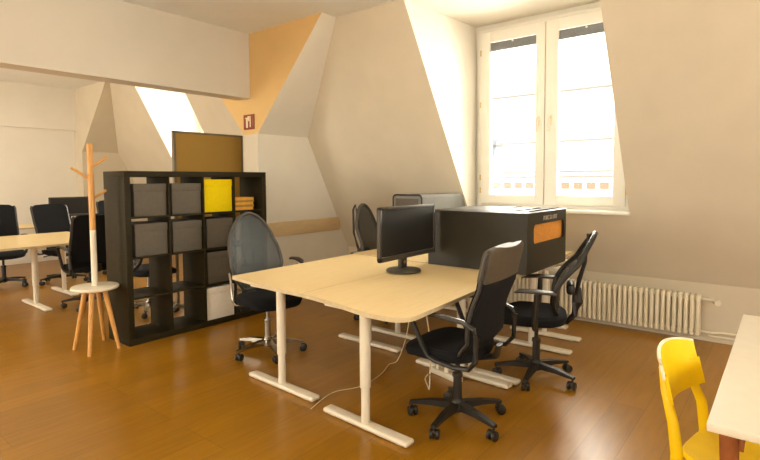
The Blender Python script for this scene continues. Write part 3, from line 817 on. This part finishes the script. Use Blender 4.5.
mesh_chair('black mesh office chair behind the monitor, back loop showing above the desk', (4.02, 3.26, 0), R(186), 20,
           'black_mesh', 'grey_plastic', 'chrome', z1=1.15, hw=.20, y0=-.12, lean=.10)
mesh_chair('black mesh office chair with tall oval back standing nearest the radiator', (3.43, 1.355, 0), R(19), 44,
           'black_mesh', 'plastic', 'plastic', z1=1.04, hw=.25, y0=-.16, lean=.24, zt=.665)

# solid backed chair in the foreground
def exec_chair(label, loc, rz, base_rot, base='plastic', z1=1.03, w_=.47, head=True, loops=True, group=None, name='office_chair', lean=.17):
    t = thing(name, label, 'office chair', loc, rz, group)
    star_base(t, base, base_rot - math.degrees(rz)); column(t, base, 'plastic' if base == 'plastic' else 'steel', .41)
    seat(t, 'fabric', .47, .46, .43, .05)
    z0 = .455
    def bp(s, v, inset=0, dz=0):
        z = z0 + (z1 - z0) * v
        hw = w_ / 2 * (1 - .06 * (1 - v))
        # rounded corners
        rr = .055; top = (1 - v) * (z1 - z0); bot = v * (z1 - z0)
        if top < rr: hw -= rr - math.sqrt(max(0, rr * rr - (rr - top) ** 2))
        if bot < rr: hw -= (rr - math.sqrt(max(0, rr * rr - (rr - bot) ** 2))) * .8
        y = -.185 - lean * v ** 1.5 + .03 * math.sin(math.pi * min(1, v * 1.6)) * (v < .625) - .018 * (1 - s * s)
        if v < .15: y += (.15 - v) * .55
        return (s * (hw - inset), y, z)
    vs = .70 if head else 1.0
    MB().sheet(lambda u, v: bp(u * 2 - 1, v * vs), 10, 20, .045).build('backrest', 'fabric', t)
    if head: MB().sheet(lambda u, v: bp(u * 2 - 1, vs + .002 + v * (1 - vs) * .998), 10, 14, .052).build('headrest', 'headrest', t)
    for q in (-1, 1):
        MB().tube([bp(q, k / 20 * .97) for k in range(21)], .021, 10, flat=(.45, 1.15), up=(1, 0, 0)).build('back_side_strip', 'grey_plastic', t)
    MB().tube([(0, .0, .41), (0, -.14, .405), (0, -.235, .43), (0, -.255, .50)], [.02, .022, .022, .018], 10, flat=(2.2, .7)).build('back_bracket', 'plastic', t)
    if loops:
        for q in (-1, 1):
            x = q * .262
            MB().tube([(x, -.235, .60), (x, -.225, .640), (x, -.16, .668), (x, .0, .682), (x, .13, .676), (x, .175, .662)], [.014, .018, .020, .020, .018, .012], 12, flat=(1.25, .6)).build('arm_pad', 'arm_gloss', t)
            MB().tube([(x, .165, .662), (x, .145, .63), (x * .97, .085, .50), (x * .95, .055, .445), (x * .93, .01, .425), (x * .93, -.1, .41), (x * .95, -.19, .42), (x, -.232, .47), (x, -.24, .61)], .0155, 10, flat=(1.1, .85)).build('arm_loop', 'plastic', t)
    return t
exec_chair('black high backed office chair with brown headrest in the foreground', (2.53, 1.465, 0), R(3), 39, w_=.45, z1=1.05, lean=.10)

# ------------------------------------------------------------------ yellow chair and white table, lower right
yc = thing('wooden_chair', 'yellow lacquered wooden chair pulled up to the white table', 'chair', (2.055, .045, 0), R(-11))
yw = .137
def ypost(q):
    x = q * yw
    return [(x * 1.02, .235, 0), (x, .215, .25), (x, .205, .45), (x, .22, .56), (x * .86, .256, .66), (x * .74, .276, .735)]
for q in (-1, 1):
    MB().tube(ypost(q), [.015, .018, .019, .017, .013, .009], 12, flat=(.8, 1.1), up=(0, 1, 0)).build('back_post', 'yellow_paint', yc)
    MB().tube([(q * yw * .98, -.20, 0), (q * yw * .93, -.17, .43)], [.012, .018], 12).build('front_leg', 'yellow_paint', yc)
def yb(u, v):
    s = u * 2 - 1; z = .615 + .185 * v - .022 * (s * s) * (1 if v > .5 else -.6)
    return (s * (yw + .017), .238 + .045 * v + .040 * (1 - s * s) - .02, z)
MB().sheet(yb, 20, 8, .011).build('backrest', 'yellow_paint', yc)
# pale plywood edge along the top of the backrest
MB().tube([yb(0, k / 8) for k in range(5, 8)] + [yb(k / 20, 1.0) for k in range(21)], .0062, 8).build('backrest_edge', 'ply', yc)
def yseat():
    n = 44; b = bmesh.new(); rings = []
    for f, dz in ((.96, 0), (1, .006), (1, .016), (.97, .022), (.6, .014), (.25, .010)):
        rg = []
        for k in range(n):
            a = 2 * math.pi * k / n; ca, sa = math.cos(a), math.sin(a); p = 4
            rr = (abs(ca) ** p + abs(sa) ** p) ** (-1 / p)
            rg.append(b.verts.new((ca * rr * (.19 + .012 * (-sa * rr)) * f, sa * rr * .195 * f + .012, .452 + dz)))
        rings.append(rg)
    for A, B in zip(rings, rings[1:]):
        for k in range(n): b.faces.new((A[k], A[(k + 1) % n], B[(k + 1) % n], B[k]))
    b.faces.new(rings[0][::-1]); b.faces.new(rings[-1])
    bmesh.ops.recalc_face_normals(b, faces=b.faces[:]); m = MB(); m._merge(b); return m
yseat().build('seat', 'yellow_paint', yc)
for (a, b_, c_, d_) in ((-.135, .135, .155, .175), (-.135, .135, -.175, -.155), (-.152, -.132, -.16, .17), (.132, .152, -.16, .17)):
    MB().b2(a, b_, c_, d_, .395, .452, .004).build('seat_rail', 'yellow_paint', yc)

wt = thing('white_table', 'white topped table with reddish wooden leg at the right edge of the photo', 'table', (2.3, -.25, 0))
MB().b2(-.70, .70, -.40, .405, .718, .742, .003).build('tabletop', 'table_white', wt)
for sx in (-1, 1):
    for sy in (-1, 1):
        MB().tube([(sx * .58, sy * .335, 0), (sx * .62, sy * .36, .70)], [.014, .024], 12).build('leg', 'red_wood', wt)
MB().b2(-.62, .62, -.345, -.325, .65, .718).build('apron', 'red_wood', wt); MB().b2(-.62, .62, .325, .345, .65, .718).build('apron', 'red_wood', wt)

# ------------------------------------------------------------------ back room
bd = thing('back_desk', 'birch desk in the back room behind the coat stand', 'desk', (0, 0, 0))
desktop(bd, [(.75, 7.64), (2.70, 7.64), (2.70, 6.18), (.75, 6.18)])
foot(bd, 1.98, 6.17, 6.95); foot(bd, 2.45, 6.72, 7.45); foot(bd, .95, 6.35, 7.35)
exec_chair('black office chair with its back turned beside the coat stand', (2.38, 6.12, 0), R(-3), 12, z1=1.05, w_=.50, head=False)
exec_chair('black office chair across the back desk, facing it', (2.70, 7.84, 0), R(184), 40, z1=1.075, w_=.44, head=False)
exec_chair('black office chair at the left edge of the back room', (2.10, 8.15, 0), R(176), 20, z1=1.08, w_=.44, head=False)
exec_chair('black office chair half hidden between coat stand and shelf unit', (3.58, 8.0, 0), R(176), 40, z1=1.10, w_=.42, head=False)
mesh_chair('black mesh office chair with chrome base seen through the lower shelf cubes', (2.64, 5.30, 0), R(-95), 20, 'black_mesh', 'plastic', 'chrome', z1=.98)
fd = thing('far_desk', 'birch desk in the far back room carrying a dark monitor', 'desk', (0, 0, 0))
desktop(fd, [(1.6, 9.6), (3.9, 9.6), (3.9, 8.75), (1.6, 8.75)])
foot(fd, 1.95, 8.85, 9.5); foot(fd, 3.6, 8.85, 9.5)
m2 = thing('far_monitor', 'dark monitor at the far end of the back room', 'monitor', (3.23, 9.0, .7225), R(90 + 0))
MB().lathe([(.11, 0), (.12, .01), (.05, .025)]).build('base', 'bezel', m2)
MB().box((.03, 0, .12), (.03, .07, .22), .006).build('neck', 'bezel', m2)
mon_panel(m2, .58, .12, .43, 0, (-.02, 0))
